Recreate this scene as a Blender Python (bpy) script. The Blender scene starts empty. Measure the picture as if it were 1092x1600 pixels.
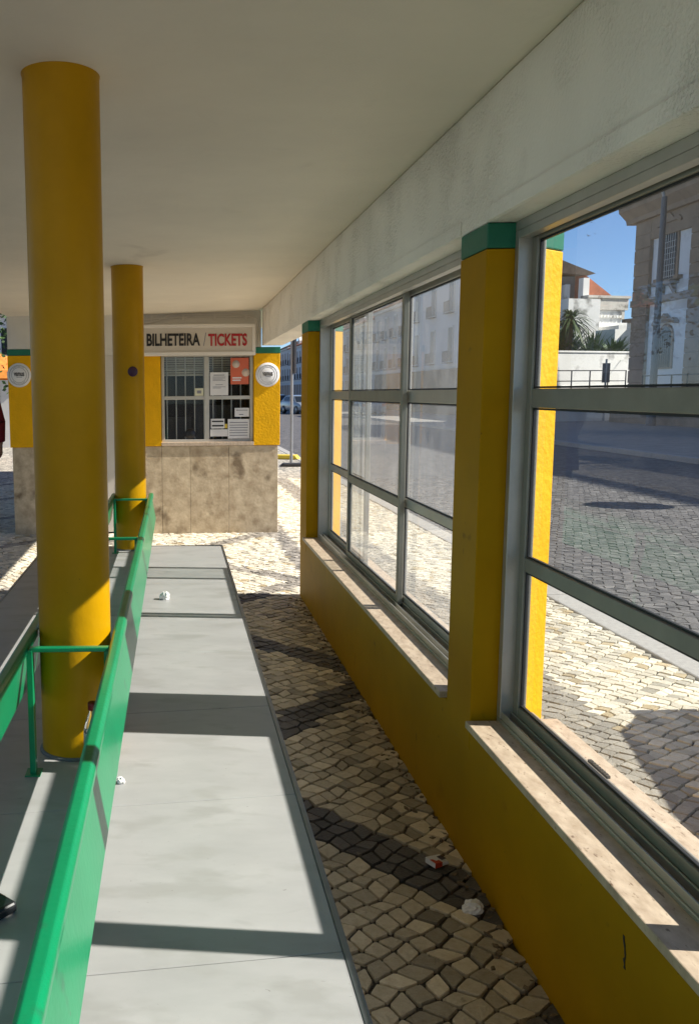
import bpy, bmesh, math, random
import numpy as np
from mathutils import Vector, Matrix
random.seed(7); RNG = np.random.default_rng(11)
C = bpy.context.scene.collection
R = math.radians

# ------------------------------------------------------------------ materials
def nd(nt, t, **kw):
    n = nt.nodes.new(t)
    for k, v in kw.items(): setattr(n, k, v)
    return n
def M(name, col, rough=.6, var=.15, vs=4., bump=0., bs=80., metal=0., col2=None, stretch=(1,1,1), spec=.5,
      spots=None, spot_scale=30., spot_cut=.62, attr=None, coat=0., rvar=0., detail=6., chips=None, bmask=0.):
    m = bpy.data.materials.new(name); m.use_nodes = True
    nt = m.node_tree; p = nt.nodes['Principled BSDF']; L = nt.links.new
    tc = nd(nt,'ShaderNodeTexCoord'); mp = nd(nt,'ShaderNodeMapping'); mp.inputs['Scale'].default_value = stretch
    L(tc.outputs['Object'], mp.inputs['Vector'])
    nz = nd(nt,'ShaderNodeTexNoise'); nz.inputs['Scale'].default_value = vs; nz.inputs['Detail'].default_value = detail
    nz.inputs['Roughness'].default_value = .62
    L(mp.outputs['Vector'], nz.inputs['Vector'])
    cr = nd(nt,'ShaderNodeValToRGB'); cr.color_ramp.elements[0].position = .3; cr.color_ramp.elements[1].position = .7
    if col2 is None:
        a = [max(0, c*(1-var)) for c in col]; b = [min(1, c*(1+var)) for c in col]
    else: a, b = col, col2
    cr.color_ramp.elements[0].color = (*a,1); cr.color_ramp.elements[1].color = (*b,1)
    L(nz.outputs['Fac'], cr.inputs['Fac']); out = cr.outputs['Color']
    if attr:
        at = nd(nt,'ShaderNodeVertexColor', layer_name=attr)
        mx = nd(nt,'ShaderNodeMixRGB', blend_type='MULTIPLY'); mx.inputs['Fac'].default_value = 1
        L(at.outputs['Color'], mx.inputs['Color1']); L(out, mx.inputs['Color2']); out = mx.outputs['Color']
    if spots:
        n2 = nd(nt,'ShaderNodeTexNoise'); n2.inputs['Scale'].default_value = spot_scale; n2.inputs['Detail'].default_value = 5
        L(mp.outputs['Vector'], n2.inputs['Vector'])
        c2 = nd(nt,'ShaderNodeValToRGB'); c2.color_ramp.elements[0].position = spot_cut; c2.color_ramp.elements[1].position = min(1,spot_cut+.1)
        L(n2.outputs['Fac'], c2.inputs['Fac'])
        mx = nd(nt,'ShaderNodeMixRGB'); L(c2.outputs['Color'], mx.inputs['Fac']); L(out, mx.inputs['Color1'])
        mx.inputs['Color2'].default_value = (*spots,1); out = mx.outputs['Color']
    for (cc,cs_,ck,cw) in (chips or ()):
        n4 = nd(nt,'ShaderNodeTexNoise'); n4.inputs['Scale'].default_value = cs_; n4.inputs['Detail'].default_value = 3; n4.inputs['Distortion'].default_value = .6
        L(mp.outputs['Vector'], n4.inputs['Vector'])
        c4 = nd(nt,'ShaderNodeValToRGB'); c4.color_ramp.elements[0].position = ck; c4.color_ramp.elements[1].position = min(1,ck+cw)
        L(n4.outputs['Fac'], c4.inputs['Fac'])
        mx = nd(nt,'ShaderNodeMixRGB'); L(c4.outputs['Color'], mx.inputs['Fac']); L(out, mx.inputs['Color1'])
        mx.inputs['Color2'].default_value = (*cc,1); out = mx.outputs['Color']
    L(out, p.inputs['Base Color'])
    p.inputs['Roughness'].default_value = rough; p.inputs['Metallic'].default_value = metal
    p.inputs['Specular IOR Level'].default_value = spec
    if coat: p.inputs['Coat Weight'].default_value = coat; p.inputs['Coat Roughness'].default_value = .12
    if rvar:
        mr = nd(nt,'ShaderNodeMapRange'); mr.inputs['To Min'].default_value = max(.03, rough-rvar); mr.inputs['To Max'].default_value = min(1, rough+rvar)
        L(nz.outputs['Fac'], mr.inputs['Value']); L(mr.outputs['Result'], p.inputs['Roughness'])
    if bump:
        n3 = nd(nt,'ShaderNodeTexNoise'); n3.inputs['Scale'].default_value = bs; n3.inputs['Detail'].default_value = 4
        L(tc.outputs['Object'], n3.inputs['Vector'])
        b = nd(nt,'ShaderNodeBump'); b.inputs['Strength'].default_value = bump; b.inputs['Distance'].default_value = .02
        if bmask:
            n5 = nd(nt,'ShaderNodeTexNoise'); n5.inputs['Scale'].default_value = bmask; n5.inputs['Detail'].default_value = 4; L(tc.outputs['Object'], n5.inputs['Vector'])
            r5 = nd(nt,'ShaderNodeMapRange'); r5.inputs['From Min'].default_value=.42; r5.inputs['From Max'].default_value=.62; r5.inputs['To Min'].default_value=.12; r5.inputs['To Max'].default_value=bump
            L(n5.outputs['Fac'], r5.inputs['Value']); L(r5.outputs['Result'], b.inputs['Strength'])
        L(n3.outputs['Fac'], b.inputs['Height']); L(b.outputs['Normal'], p.inputs['Normal'])
    return m

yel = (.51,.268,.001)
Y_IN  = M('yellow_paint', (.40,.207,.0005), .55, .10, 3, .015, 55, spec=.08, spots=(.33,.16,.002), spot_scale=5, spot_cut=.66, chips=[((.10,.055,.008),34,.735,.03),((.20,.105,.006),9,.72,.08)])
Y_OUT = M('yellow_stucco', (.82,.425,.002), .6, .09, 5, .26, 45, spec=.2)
Y_COL = M('yellow_gloss', yel, .40, .12, 2.5, .09, 22, spec=.18, spots=(.26,.12,.003), spot_scale=9, spot_cut=.70, chips=[((.07,.035,.008),42,.75,.02),((.80,.62,.12),26,.775,.03)])
G_BAND= M('green_band', (.005,.15,.085), .5, .1, 4, .08, 50)
G_RAIL= M('green_enamel', (.001,.215,.085), .30, .10, 5, .04, 60, coat=.08, spots=(.02,.12,.06), spot_scale=10, spot_cut=.68, chips=[((.05,.07,.05),48,.74,.02)])
CEIL  = M('ceiling_plaster', (.82,.755,.635), .8, .05, 1.6, .07, 25, chips=[((.62,.56,.46),2.2,.66,.2)])
STUC  = M('beam_stucco', (.90,.86,.775), .85, .05, 2, .9, 85, bmask=3.0, spots=(.82,.78,.70), spot_scale=3.2, spot_cut=.60)
ALU   = M('aluminium', (.46,.445,.40), .42, .12, 6, .02, 90, metal=.55, rvar=.1)
ALUD  = M('aluminium_dull', (.27,.26,.215), .5, .12, 6, .02, 90, metal=.35)
RUBB  = M('rubber_gasket', (.02,.02,.02), .6, .1)
MARB  = M('sill_marble', (.40,.30,.21), .5, .14, 16, .08, 60, col2=(.62,.50,.375), spots=(.20,.13,.085), spot_scale=42, spot_cut=.62, stretch=(2.2,1,1))
SLAB  = M('bench_porcelain', (.345,.34,.337), .42, .1, 3.2, .015, 40, col2=(.41,.403,.398), stretch=(1.1,2.4,1), spots=(.33,.325,.315), spot_scale=4, spot_cut=.55, chips=[((.20,.19,.17),38,.735,.03),((.305,.30,.29),6,.60,.25),((.24,.23,.21),95,.72,.05)])
TRIM  = M('trim_metal', (.22,.24,.25), .35, .1, 8, metal=.6)
BASE  = M('bench_base', (.16,.16,.15), .8, .15, 5, .2, 50)
TRAV  = M('plinth_travertine', (.36,.265,.16), .55, .2, 9, .12, 30, col2=(.68,.56,.38), spots=(.21,.15,.085), spot_scale=3.4, spot_cut=.60, detail=10)
WPLA  = M('white_plaster', (.70,.67,.61), .8, .06, 3, .1, 40)
WDIRT = M('white_plaster_weathered', (.74,.73,.70), .85, .08, .8, .2, 8, spots=(.30,.29,.27), spot_scale=.8, spot_cut=.60)
SIGNW = M('sign_white', (.76,.72,.66), .4, .03)
SIGNF = M('sign_face', (.60,.545,.47), .45, .03)
BLK   = M('black_print', (.012,.012,.014), .5, .05)
REDP  = M('red_print', (.42,.012,.02), .5, .05)
GREYP = M('grey_print', (.22,.22,.24), .6, .05)
PAPER = M('paper', (.70,.69,.67), .8, .05, 5)
ORANGE= M('poster_orange', (.62,.13,.06), .55, .08, 9)
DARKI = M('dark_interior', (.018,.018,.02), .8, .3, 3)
BARM  = M('window_bar', (.5,.5,.47), .5, .08, metal=.2)
BLIND = M('blind', (.55,.53,.46), .6, .06)
LIME  = M('limestone_setts', (.80,.76,.68), .55, .14, 38, .35, 120, col2=(1,1,1), attr='Col', spots=(.22,.18,.12), spot_scale=17, spot_cut=.66)
ROADS = M('granite_setts', (.78,.78,.78), .6, .1, 30, .4, 120, col2=(1,1,1), attr='Col')
JOINT = M('joint_sand', (.075,.062,.047), .95, .3, 30, .5, 150)
GRAN  = M('kerb_granite', (.38,.365,.34), .75, .14, 25, .25, 160)
CRUMP = M('crumpled_paper', (.78,.77,.74), .8, .05)
CHST  = M('church_stone', (.29,.215,.15), .9, .2, 1.2, .4, 6)
CHWH  = M('church_plaster', (.74,.74,.73), .85, .08, .5, .2, 5, spots=(.40,.40,.40), spot_scale=.6, spot_cut=.62)
TILE  = M('roof_tile', (.42,.13,.06), .85, .25, 3, .3, 10)
TILED = M('roof_tile_old', (.17,.12,.085), .9, .3, 3, .3, 10)
PANE  = M('facade_pane', (.02,.022,.026), .3, .2, spec=.25)
WOODW = M('window_frame_paint', (.55,.55,.52), .6, .08)
IRON  = M('dark_iron', (.035,.037,.04), .5, .15, metal=.4)
STEEL = M('galvanised_steel', (.34,.35,.36), .45, .1, 7, metal=.6)
LEAF  = M('leaf', (.03,.075,.018), .55, .3, 3, col2=(.075,.13,.03))
LEAF2 = M('palm_leaf', (.035,.07,.02), .5, .3, 2, col2=(.10,.13,.045))
BARK  = M('bark', (.10,.075,.05), .9, .3, 6, .5, 20)

def glass_mat(name, dirt, lo=.45, hi=.75):
    m = bpy.data.materials.new(name); m.use_nodes = True; nt = m.node_tree; nt.nodes.clear(); L = nt.links.new
    o = nd(nt,'ShaderNodeOutputMaterial'); tr = nd(nt,'ShaderNodeBsdfTransparent'); tr.inputs['Color'].default_value = (.955,.97,.965,1)
    gl = nd(nt,'ShaderNodeBsdfGlossy'); gl.inputs['Roughness'].default_value = .01
    fr = nd(nt,'ShaderNodeFresnel'); fr.inputs['IOR'].default_value = 1.45
    # thin pane: the outward face of each side reflects
    ge = nd(nt,'ShaderNodeNewGeometry'); inv = nd(nt,'ShaderNodeMath', operation='SUBTRACT'); inv.inputs[0].default_value = 1
    L(ge.outputs['Backfacing'], inv.inputs[1])
    mu = nd(nt,'ShaderNodeMath', operation='MULTIPLY'); L(fr.outputs['Fac'], mu.inputs[0]); L(inv.outputs[0], mu.inputs[1])
    m1 = nd(nt,'ShaderNodeMixShader'); L(mu.outputs[0], m1.inputs['Fac']); L(tr.outputs[0], m1.inputs[1]); L(gl.outputs[0], m1.inputs[2])
    df = nd(nt,'ShaderNodeBsdfDiffuse'); df.inputs['Color'].default_value = (.75,.76,.77,1)
    tl = nd(nt,'ShaderNodeBsdfTranslucent'); tl.inputs['Color'].default_value = (.75,.76,.77,1)
    m0 = nd(nt,'ShaderNodeMixShader'); m0.inputs['Fac'].default_value = .6; L(df.outputs[0], m0.inputs[1]); L(tl.outputs[0], m0.inputs[2])
    tc = nd(nt,'ShaderNodeTexCoord'); mp = nd(nt,'ShaderNodeMapping'); mp.inputs['Scale'].default_value = (1,1.7,.7)
    L(tc.outputs['Object'], mp.inputs['Vector'])
    nz = nd(nt,'ShaderNodeTexNoise'); nz.inputs['Scale'].default_value = 5; nz.inputs['Detail'].default_value = 8; nz.inputs['Roughness'].default_value = .7
    L(mp.outputs['Vector'], nz.inputs['Vector'])
    mr = nd(nt,'ShaderNodeMapRange'); mr.inputs['From Min'].default_value = lo; mr.inputs['From Max'].default_value = hi
    mr.inputs['To Min'].default_value = dirt*.75; mr.inputs['To Max'].default_value = dirt*1.45; L(nz.outputs['Fac'], mr.inputs['Value'])
    m2 = nd(nt,'ShaderNodeMixShader'); L(mr.outputs['Result'], m2.inputs['Fac']); L(m1.outputs[0], m2.inputs[1]); L(m0.outputs[0], m2.inputs[2])
    L(m2.outputs[0], o.inputs['Surface']); return m
GLASS_CLEAN = glass_mat('window_glass', .010)
GLASS_DUSTY = glass_mat('dusty_glass', .085)

# ------------------------------------------------------------------ mesh builder
class MB:
    def __init__(s): s.v=[]; s.f=[]; s.sm=[]
    def add(s, vs, fs, smooth=False):
        o=len(s.v); s.v+= [tuple(p) for p in vs]; s.f+=[tuple(i+o for i in f) for f in fs]; s.sm+=[smooth]*len(fs); return s
    def box(s, x0,x1,y0,y1,z0,z1):
        return s.add([(x0,y0,z0),(x1,y0,z0),(x1,y1,z0),(x0,y1,z0),(x0,y0,z1),(x1,y0,z1),(x1,y1,z1),(x0,y1,z1)],
          [(3,2,1,0),(4,5,6,7),(0,1,5,4),(1,2,6,5),(2,3,7,6),(3,0,4,7)])
    def prism(s, poly, axis, a, b):      # poly: 2D list, extruded along axis
        n=len(poly)
        def P(u,v,t): return {'x':(t,u,v),'y':(u,t,v),'z':(u,v,t)}[axis]
        vs=[P(u,v,a) for u,v in poly]+[P(u,v,b) for u,v in poly]
        fs=[tuple(range(n))[::-1], tuple(range(n,2*n))]+[(i,(i+1)%n,n+(i+1)%n,n+i) for i in range(n)]
        return s.add(vs,fs)
    def tube(s, p, q, r0, r1=None, n=10, cap=True):
        p=Vector(p); q=Vector(q); r1=r0 if r1 is None else r1
        d=(q-p).normalized(); a=d.orthogonal().normalized(); b=d.cross(a)
        vs=[p+(a*math.cos(t)+b*math.sin(t))*r0 for t in [2*math.pi*i/n for i in range(n)]]+[q+(a*math.cos(t)+b*math.sin(t))*r1 for t in [2*math.pi*i/n for i in range(n)]]
        s.add(vs,[(i,(i+1)%n,n+(i+1)%n,n+i) for i in range(n)],True)
        if cap: s.add(vs,[tuple(range(n))[::-1],tuple(range(n,2*n))])
        return s
    def path(s, pts, r, n=8):
        for a,b in zip(pts[:-1],pts[1:]): s.tube(a,b,r,r,n)
        return s
    def lathe(s, prof, c=(0,0,0), n=32, axis='z'):
        k=len(prof); vs=[]
        for i in range(n):
            t=2*math.pi*i/n
            for r,z in prof:
                u,v=r*math.cos(t),r*math.sin(t)
                vs.append({'z':(c[0]+u,c[1]+v,c[2]+z),'y':(c[0]+u,c[1]+z,c[2]+v),'x':(c[0]+z,c[1]+u,c[2]+v)}[axis])
        fs=[(i*k+j,((i+1)%n)*k+j,((i+1)%n)*k+j+1,i*k+j+1) for i in range(n) for j in range(k-1)]
        return s.add(vs,fs,True)
    def build(s, name, mat, parent=None, bev=0., seg=2, origin=None):
        me=bpy.data.meshes.new(name)
        vs=s.v
        if origin is not None: vs=[(x-origin[0],y-origin[1],z-origin[2]) for x,y,z in vs]
        me.from_pydata(vs,[],s.f); me.polygons.foreach_set('use_smooth', s.sm)
        bm=bmesh.new(); bm.from_mesh(me); bmesh.ops.recalc_face_normals(bm, faces=bm.faces[:]); bm.to_mesh(me); bm.free()
        me.materials.append(mat)
        o=bpy.data.objects.new(name,me); C.objects.link(o)
        if origin is not None: o.location=origin
        if parent is not None: o.parent=parent; o.matrix_parent_inverse=Matrix.Identity(4)
        if bev:
            b=o.modifiers.new('bevel','BEVEL'); b.width=bev; b.segments=seg; b.limit_method='ANGLE'; b.angle_limit=R(40)
        return o
def tag(o, label=None, cat=None, group=None, kind=None):
    if label: o['label']=label
    if cat: o['category']=cat
    if group: o['group']=group
    if kind: o['kind']=kind
    return o
def empty(name, label, cat, loc=(0,0,0), group=None, rz=0):
    o=bpy.data.objects.new(name,None); C.objects.link(o); o.location=loc; o.rotation_euler=(0,0,rz); o.empty_display_size=.1
    return tag(o,label,cat,group)
def copy_tree(o, parent=None):
    c=o.copy(); C.objects.link(c)
    if parent is not None: c.parent=parent
    for ch in list(o.children): copy_tree(ch,c)
    return c
def text_mesh(s, x0, x1, z0, z1, y, mat, parent, name, bold=.0, origin=(0,0,0)):
    cu=bpy.data.curves.new('t','FONT'); cu.body=s; cu.extrude=.004; cu.bevel_depth=bold; cu.bevel_resolution=0
    t=bpy.data.objects.new('t',cu); C.objects.link(t)
    bpy.context.view_layer.update()
    me=bpy.data.meshes.new_from_object(t.evaluated_get(bpy.context.evaluated_depsgraph_get()))
    bpy.data.objects.remove(t)
    xs=[v.co.x for v in me.vertices]; ys=[v.co.y for v in me.vertices]
    ax,bx,ay,by=min(xs),max(xs),min(ys),max(ys)
    for v in me.vertices:
        u=(v.co.x-ax)/(bx-ax); w=(v.co.y-ay)/(by-ay); d=v.co.z
        v.co=(x0+u*(x1-x0)-origin[0], y-d*.3-origin[1], z0+w*(z1-z0)-origin[2])
    bm=bmesh.new(); bm.from_mesh(me); bmesh.ops.recalc_face_normals(bm, faces=bm.faces[:]); bm.to_mesh(me); bm.free()
    me.name=name; me.materials.clear(); me.materials.append(mat)
    o=bpy.data.objects.new(name,me); C.objects.link(o); o.parent=parent
    return o

# ------------------------------------------------------------------ ground, road, paving
MB().box(-160,260,-120,320,-.6,-.16).build('ground', M('earth',(.16,.15,.135),.9,.2,.6,.3,20))['kind']='structure'
def vor_paving(name, base, scale, bump):
    m=bpy.data.materials.new(name); m.use_nodes=True; nt=m.node_tree; L=nt.links.new; p=nt.nodes['Principled BSDF']
    tc=nd(nt,'ShaderNodeTexCoord'); v=nd(nt,'ShaderNodeTexVoronoi',feature='DISTANCE_TO_EDGE'); v.inputs['Scale'].default_value=scale; v.inputs['Randomness'].default_value=.6
    v2=nd(nt,'ShaderNodeTexVoronoi'); v2.inputs['Scale'].default_value=scale; v2.inputs['Randomness'].default_value=.6
    L(tc.outputs['Object'],v.inputs['Vector']); L(tc.outputs['Object'],v2.inputs['Vector'])
    r=nd(nt,'ShaderNodeValToRGB'); r.color_ramp.elements[0].position=.02; r.color_ramp.elements[1].position=.09
    r.color_ramp.elements[0].color=(*[c*.35 for c in base],1); r.color_ramp.elements[1].color=(*base,1)
    L(v.outputs['Distance'],r.inputs['Fac'])
    sp=nd(nt,'ShaderNodeSeparateColor'); L(v2.outputs['Color'],sp.inputs['Color'])
    mr=nd(nt,'ShaderNodeMapRange'); mr.inputs['To Min'].default_value=.65; mr.inputs['To Max'].default_value=1.25; L(sp.outputs[0],mr.inputs['Value'])
    mx=nd(nt,'ShaderNodeVectorMath',operation='SCALE'); L(r.outputs['Color'],mx.inputs[0]); L(mr.outputs['Result'],mx.inputs['Scale'])
    L(mx.outputs['Vector'],p.inputs['Base Color']); p.inputs['Roughness'].default_value=.65
    b=nd(nt,'ShaderNodeBump'); b.inputs['Strength'].default_value=bump; b.inputs['Distance'].default_value=.03; L(r.outputs['Color'],b.inputs['Height']); L(b.outputs['Normal'],p.inputs['Normal'])
    return m
ROADP=vor_paving('road_setts_far',(.135,.126,.118),7.5,.7); LIMEP=vor_paving('limestone_far',(.50,.46,.38),10,.5)
MB().box(3.05,12.0,-30,200,-.16,-.125).build('road', ROADP)['kind']='structure'
MB().box(-60,-7.0,-30,200,-.16,-.125).build('side_road', ROADP)['kind']='structure'
MB().box(-7.0,2.88,-6,200,-.15,-.012).build('pavement_bed', JOINT)['kind']='structure'
def sheet_ring():
    b=MB(); z0,z1=-.0119,-.004
    b.box(-7,2.88,16.4,120,z0,z1); b.box(-7,-3.2,-6,16.4,z0,z1); b.box(-3.2,2.88,-6,.2,z0,z1)
    return b
sheet_ring().build('pavement_outer', LIMEP)['kind']='structure'
MB().box(12.0,60,-30,200,-.16,.0).build('far_pavement', M('far_paving',(.30,.285,.26),.8,.15,2,.2,12))['kind']='structure'
k=MB(); y=-4
while y<60:
    k.box(2.885,3.085,y,y+1.19,-.15,.004+random.uniform(-.003,.003)); y+=1.2
k.build('kerb', GRAN, None, .012)['kind']='structure'
k=MB(); y=-4
while y<120:
    k.box(11.85,12.02,y,y+1.99,-.15,.006); y+=2.0
k.build('far_kerb', GRAN, None, .012)['kind']='structure'

def setts(name, x0,x1,y0,y1, cell, ang, ztop, mat, colfn, gap, warp, skip=None, asp=1.0):
    ca,sa=math.cos(ang),math.sin(ang)
    cor=[(x0,y0),(x1,y0),(x1,y1),(x0,y1)]
    us=[x*ca+y*sa for x,y in cor]; vs=[-x*sa+y*ca for x,y in cor]
    cu=cell*asp; cv=cell
    iu0,iu1=int(min(us)/cu)-6,int(max(us)/cu)+6; iv0,iv1=int(min(vs)/cv)-6,int(max(vs)/cv)+6
    J={}
    def node(i,j):
        if (i,j) not in J:
            jx,jy=RNG.uniform(-.17,.17,2)*cell
            u=i*cu+jx+(.5*cu if j%2 else 0)*(1 if asp!=1 else .35); v=j*cv+jy
            v+=warp*math.sin(u*2.1+.4*v); u+=warp*.6*math.sin(v*1.7)
            J[(i,j)]=(u*ca-v*sa,u*sa+v*ca)
        return J[(i,j)]
    V=[];Fc=[];col=[]
    for i in range(iu0,iu1):
        for j in range(iv0,iv1):
            q=[node(i,j),node(i+1,j),node(i+1,j+1),node(i,j+1)]
            cx=sum(p[0] for p in q)/4; cy=sum(p[1] for p in q)/4
            if not(x0<cx<x1 and y0<cy<y1) or (skip and skip(cx,cy)): continue
            if cx+cell*.62>x1: q=[(min(px,x1-.002),py) for px,py in q]
            g=gap*random.uniform(.6,1.5); tz=ztop+random.uniform(-.0035,.0025); tx,ty=random.uniform(-.03,.03),random.uniform(-.03,.03)
            base=[];top=[];mid=[]
            for a in range(4):
                p=q[a]; pr=q[a-1]; nx=q[(a+1)%4]
                for o,t in ((pr,random.uniform(.14,.30)),(nx,random.uniform(.14,.30))):
                    x=p[0]+(o[0]-p[0])*t*.36; y=p[1]+(o[1]-p[1])*t*.36
                    dx,dy=x-cx,y-cy; l=math.hypot(dx,dy)+1e-6
                    kk=max(.2,1-g/l); k2=max(.15,kk-.03*random.uniform(.7,1.4))
                    base.append((cx+dx*kk,cy+dy*kk,ztop-.03)); mid.append((cx+dx*kk,cy+dy*kk,tz-.0035+dx*tx+dy*ty))
                    top.append((cx+dx*k2,cy+dy*k2,tz+dx*tx+dy*ty))
            o=len(V); V+=base+mid+top
            Fc+=[tuple(o+16+a for a in range(8))]
            Fc+=[(o+a,o+(a+1)%8,o+8+(a+1)%8,o+8+a) for a in range(8)]+[(o+8+a,o+8+(a+1)%8,o+16+(a+1)%8,o+16+a) for a in range(8)]
            col+=[colfn(cx,cy)]*24
    me=bpy.data.meshes.new(name); me.from_pydata(V,[],Fc)
    at=me.color_attributes.new('Col','FLOAT_COLOR','POINT')
    at.data.foreach_set('color', np.array([(*c,1) for c in col],dtype=np.float32).ravel())
    me.materials.append(mat); o=bpy.data.objects.new(name,me); C.objects.link(o); o['kind']='structure'; return o
def lime_col(x,y):
    a=(y-1.18*x-3.5)/2.65; b=(y+1.18*x-3.72)/2.45
    dark = (abs(a-round(a))*2.65<.15) or (abs(b-round(b))*2.45<.15)
    if x>1.26:
        if 1.80<x<2.08:
            t=random.gauss(1,.12); return (.36*t,.335*t,.29*t)
        dark=False
    if 1.08<x<1.26: dark = y>7.4
    if x<-1.0: dark = abs(a-round(a))*2.65<.13
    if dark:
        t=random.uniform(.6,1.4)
        if y>6.95: return (.33*t,.305*t,.27*t)  # bands coloured paler where the floor lies in sun
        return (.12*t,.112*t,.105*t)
    t=random.gauss(1,.15)
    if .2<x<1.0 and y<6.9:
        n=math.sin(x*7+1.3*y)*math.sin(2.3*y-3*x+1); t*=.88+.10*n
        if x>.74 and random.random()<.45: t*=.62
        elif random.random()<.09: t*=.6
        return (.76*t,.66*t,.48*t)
    if random.random()<.07: return (.50*t,.41*t,.26*t)
    if random.random()<.10: t*=.72
    return (.76*t,.71*t,.59*t)
def road_col(x,y):
    t=random.gauss(1,.22); return (.15*t,.14*t,.132*t)
skipb=lambda x,y: (-.93<x<.25 and y<6.5) or (.99<x<1.19 and y<6.8) or (-1.7<x<1.1 and y>10.15)
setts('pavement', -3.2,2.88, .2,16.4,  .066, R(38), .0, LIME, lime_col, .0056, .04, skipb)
setts('road_setts', 3.10,8.6, 2.6,17.5,  .080, R(8), -.108, ROADS, road_col, .006, .02, None, 1.25)

# ------------------------------------------------------------------ shelter
SH=empty('bus_shelter','white roofed bus shelter with yellow posts, low yellow wall and aluminium windows','shelter',(0,0,0))
WX=.975; YN=-3.0
rf=MB(); nx,ny=8,40
def cz(x,y):
    c=2.570-.0105*max(0,min(12,y)); t=min(1,(.93-x)/1.26); return 2.500+(c-2.500)*t
g=[(-1.86+2.79*i/nx, YN+21.2*j/ny) for j in range(ny+1) for i in range(nx+1)]
rf.add([(x,y,cz(x,y)) for x,y in g],[(j*(nx+1)+i,j*(nx+1)+i+1,(j+1)*(nx+1)+i+1,(j+1)*(nx+1)+i) for j in range(ny) for i in range(nx)],True)
rf.box(.93,1.26,YN,18.2,2.516,2.74).box(-1.86,.929,YN,18.2,2.61,2.74)
for j in range(ny):
    y0,y1=YN+21.2*j/ny,YN+21.2*(j+1)/ny
    rf.add([(-1.86,y0,cz(-1.86,y0)),(-1.86,y1,cz(-1.86,y1)),(-1.86,y1,2.61),(-1.86,y0,2.61)],[(0,1,2,3)])
    rf.add([(.93,y0,cz(.93,y0)),(.93,y1,cz(.93,y1)),(.93,y1,2.516),(.93,y0,2.516)],[(0,1,2,3)])
rf.build('roof_slab',CEIL,SH)
for y0,y1 in ((YN,2.829),(3.088,6.557)): MB().box(WX-.007,WX-.0005,y0,y1,2.1155,2.162).build('beam_strip',STUC,SH,.003)
MB().box(WX,1.205,YN,10.02,2.115,2.513).build('roof_beam',STUC,SH,.006)
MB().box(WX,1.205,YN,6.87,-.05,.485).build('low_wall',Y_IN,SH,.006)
def post2(y0,y1):
    # inner half smooth paint, outer half rough stucco
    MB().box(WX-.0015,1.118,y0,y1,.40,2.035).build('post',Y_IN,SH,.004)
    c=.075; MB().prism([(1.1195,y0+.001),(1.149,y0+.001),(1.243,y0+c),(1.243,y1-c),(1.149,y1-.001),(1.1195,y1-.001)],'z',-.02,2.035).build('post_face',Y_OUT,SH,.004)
    c=.075; MB().prism([(WX-.0015,y0),(1.149,y0),(1.2445,y0+c),(1.2445,y1-c),(1.149,y1),(WX-.0015,y1)],'z',2.037,2.113).build('post_band',G_BAND,SH,.004)
for y0,y1 in ((2.83,3.085),(6.56,6.873),(-.95,-.70)): post2(y0,y1)
for cx,cy in ((-.330,2.78),(-.335,6.52)):
    MB().lathe([(.1145,.40),(.1145,2.57-.0105*cy-.012),(.1175,2.57-.0105*cy-.002),(.1175,2.575)],(cx,cy,0),48).build('round_column',Y_COL,SH)
    MB().lathe([(.1148,.4502),(.1235,.4505),(.1215,.4565),(.1148,.459)],(cx,cy,0),48).build('column_sealant',BASE,SH)
# window sills
for y0,y1 in ((3.105,6.60),(-.68,2.815)):
    MB().box(.952,1.062,y0,y1,.487,.511).build('window_sill',MARB,SH,.003)
for y0,y1 in ((3.09,6.555),(-.695,2.825)):
    MB().box(1.1735,1.262,y0,y1,.485,.512).build('outer_sill',MARB,SH,.003)
# sliding windows: fixed frame, three sashes, panes
def window(y0,y1,cuts,tracks,glass):
    f=MB()
    f.box(1.06,1.166,y0,y1,.4875,.522)
    for xx in (1.068,1.098,1.132,1.165): f.box(xx-.003,xx+.003,y0+.03,y1-.03,.522,.546)
    f.box(1.06,1.145,y0,y1,2.085,2.114)
    f.box(1.06,1.096,y0+.03,y1-.03,2.060,2.0845)
    f.box(1.06,1.145,y0,y0+.03,.5225,2.0845); f.box(1.06,1.145,y1-.03,y1,.5225,2.0845)
    w=f.build('window_frame',ALU,SH,.002)
    for (a,b),t in zip(cuts,tracks):
        X0=(1.102,1.136)[t]; X1=X0+.027
        s=MB(); st=.036
        s.box(X0,X1,a,a+st,.535,2.0835).box(X0,X1,b-st,b,.535,2.0835)
        for z0,z1 in ((.535,.576),(1.026,1.070),(1.544,1.602),(2.052,2.0835)):
            s.box(X0+.0015,X1-.0015,a+st,b-st,z0,z1)
        sh=s.build('sash',ALUD if t==0 else ALU,w,.003)
        sh.parent=w
        ga=MB()
        for z0,z1 in ((.577,1.025),(1.071,1.543),(1.603,2.0515)):
            ga.box(X0+.009,X0+.018,a+st,a+st+.006,z0,z1).box(X0+.009,X0+.018,b-st-.006,b-st,z0,z1)
            ga.box(X0+.009,X0+.018,a+st+.006,b-st-.006,z0,z0+.006).box(X0+.009,X0+.018,a+st+.006,b-st-.006,z1-.006,z1)
            MB().box(X0+.0115,X0+.0155,a+st+.004,b-st-.004,z0+.004,z1-.004).build('pane',glass,w)
        ga.build('gasket',RUBB,w)

window(3.087,6.558,((3.117,4.42),(4.33,5.66),(5.28,6.528)),(1,0,1),GLASS_DUSTY)
def latch():
    b=MB().box(1.1305,1.140,2.22,2.33,.5765,.584)
    for i in range(7): b.box(1.132,1.139,2.228+.014*i,2.236+.014*i,.584,.586)
    return b
latch().build('sash_latch',RUBB,SH)
window(-.698,2.828,((1.58,2.798),(.40,1.66),(-.668,.48)),(0,1,0),GLASS_CLEAN)

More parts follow.
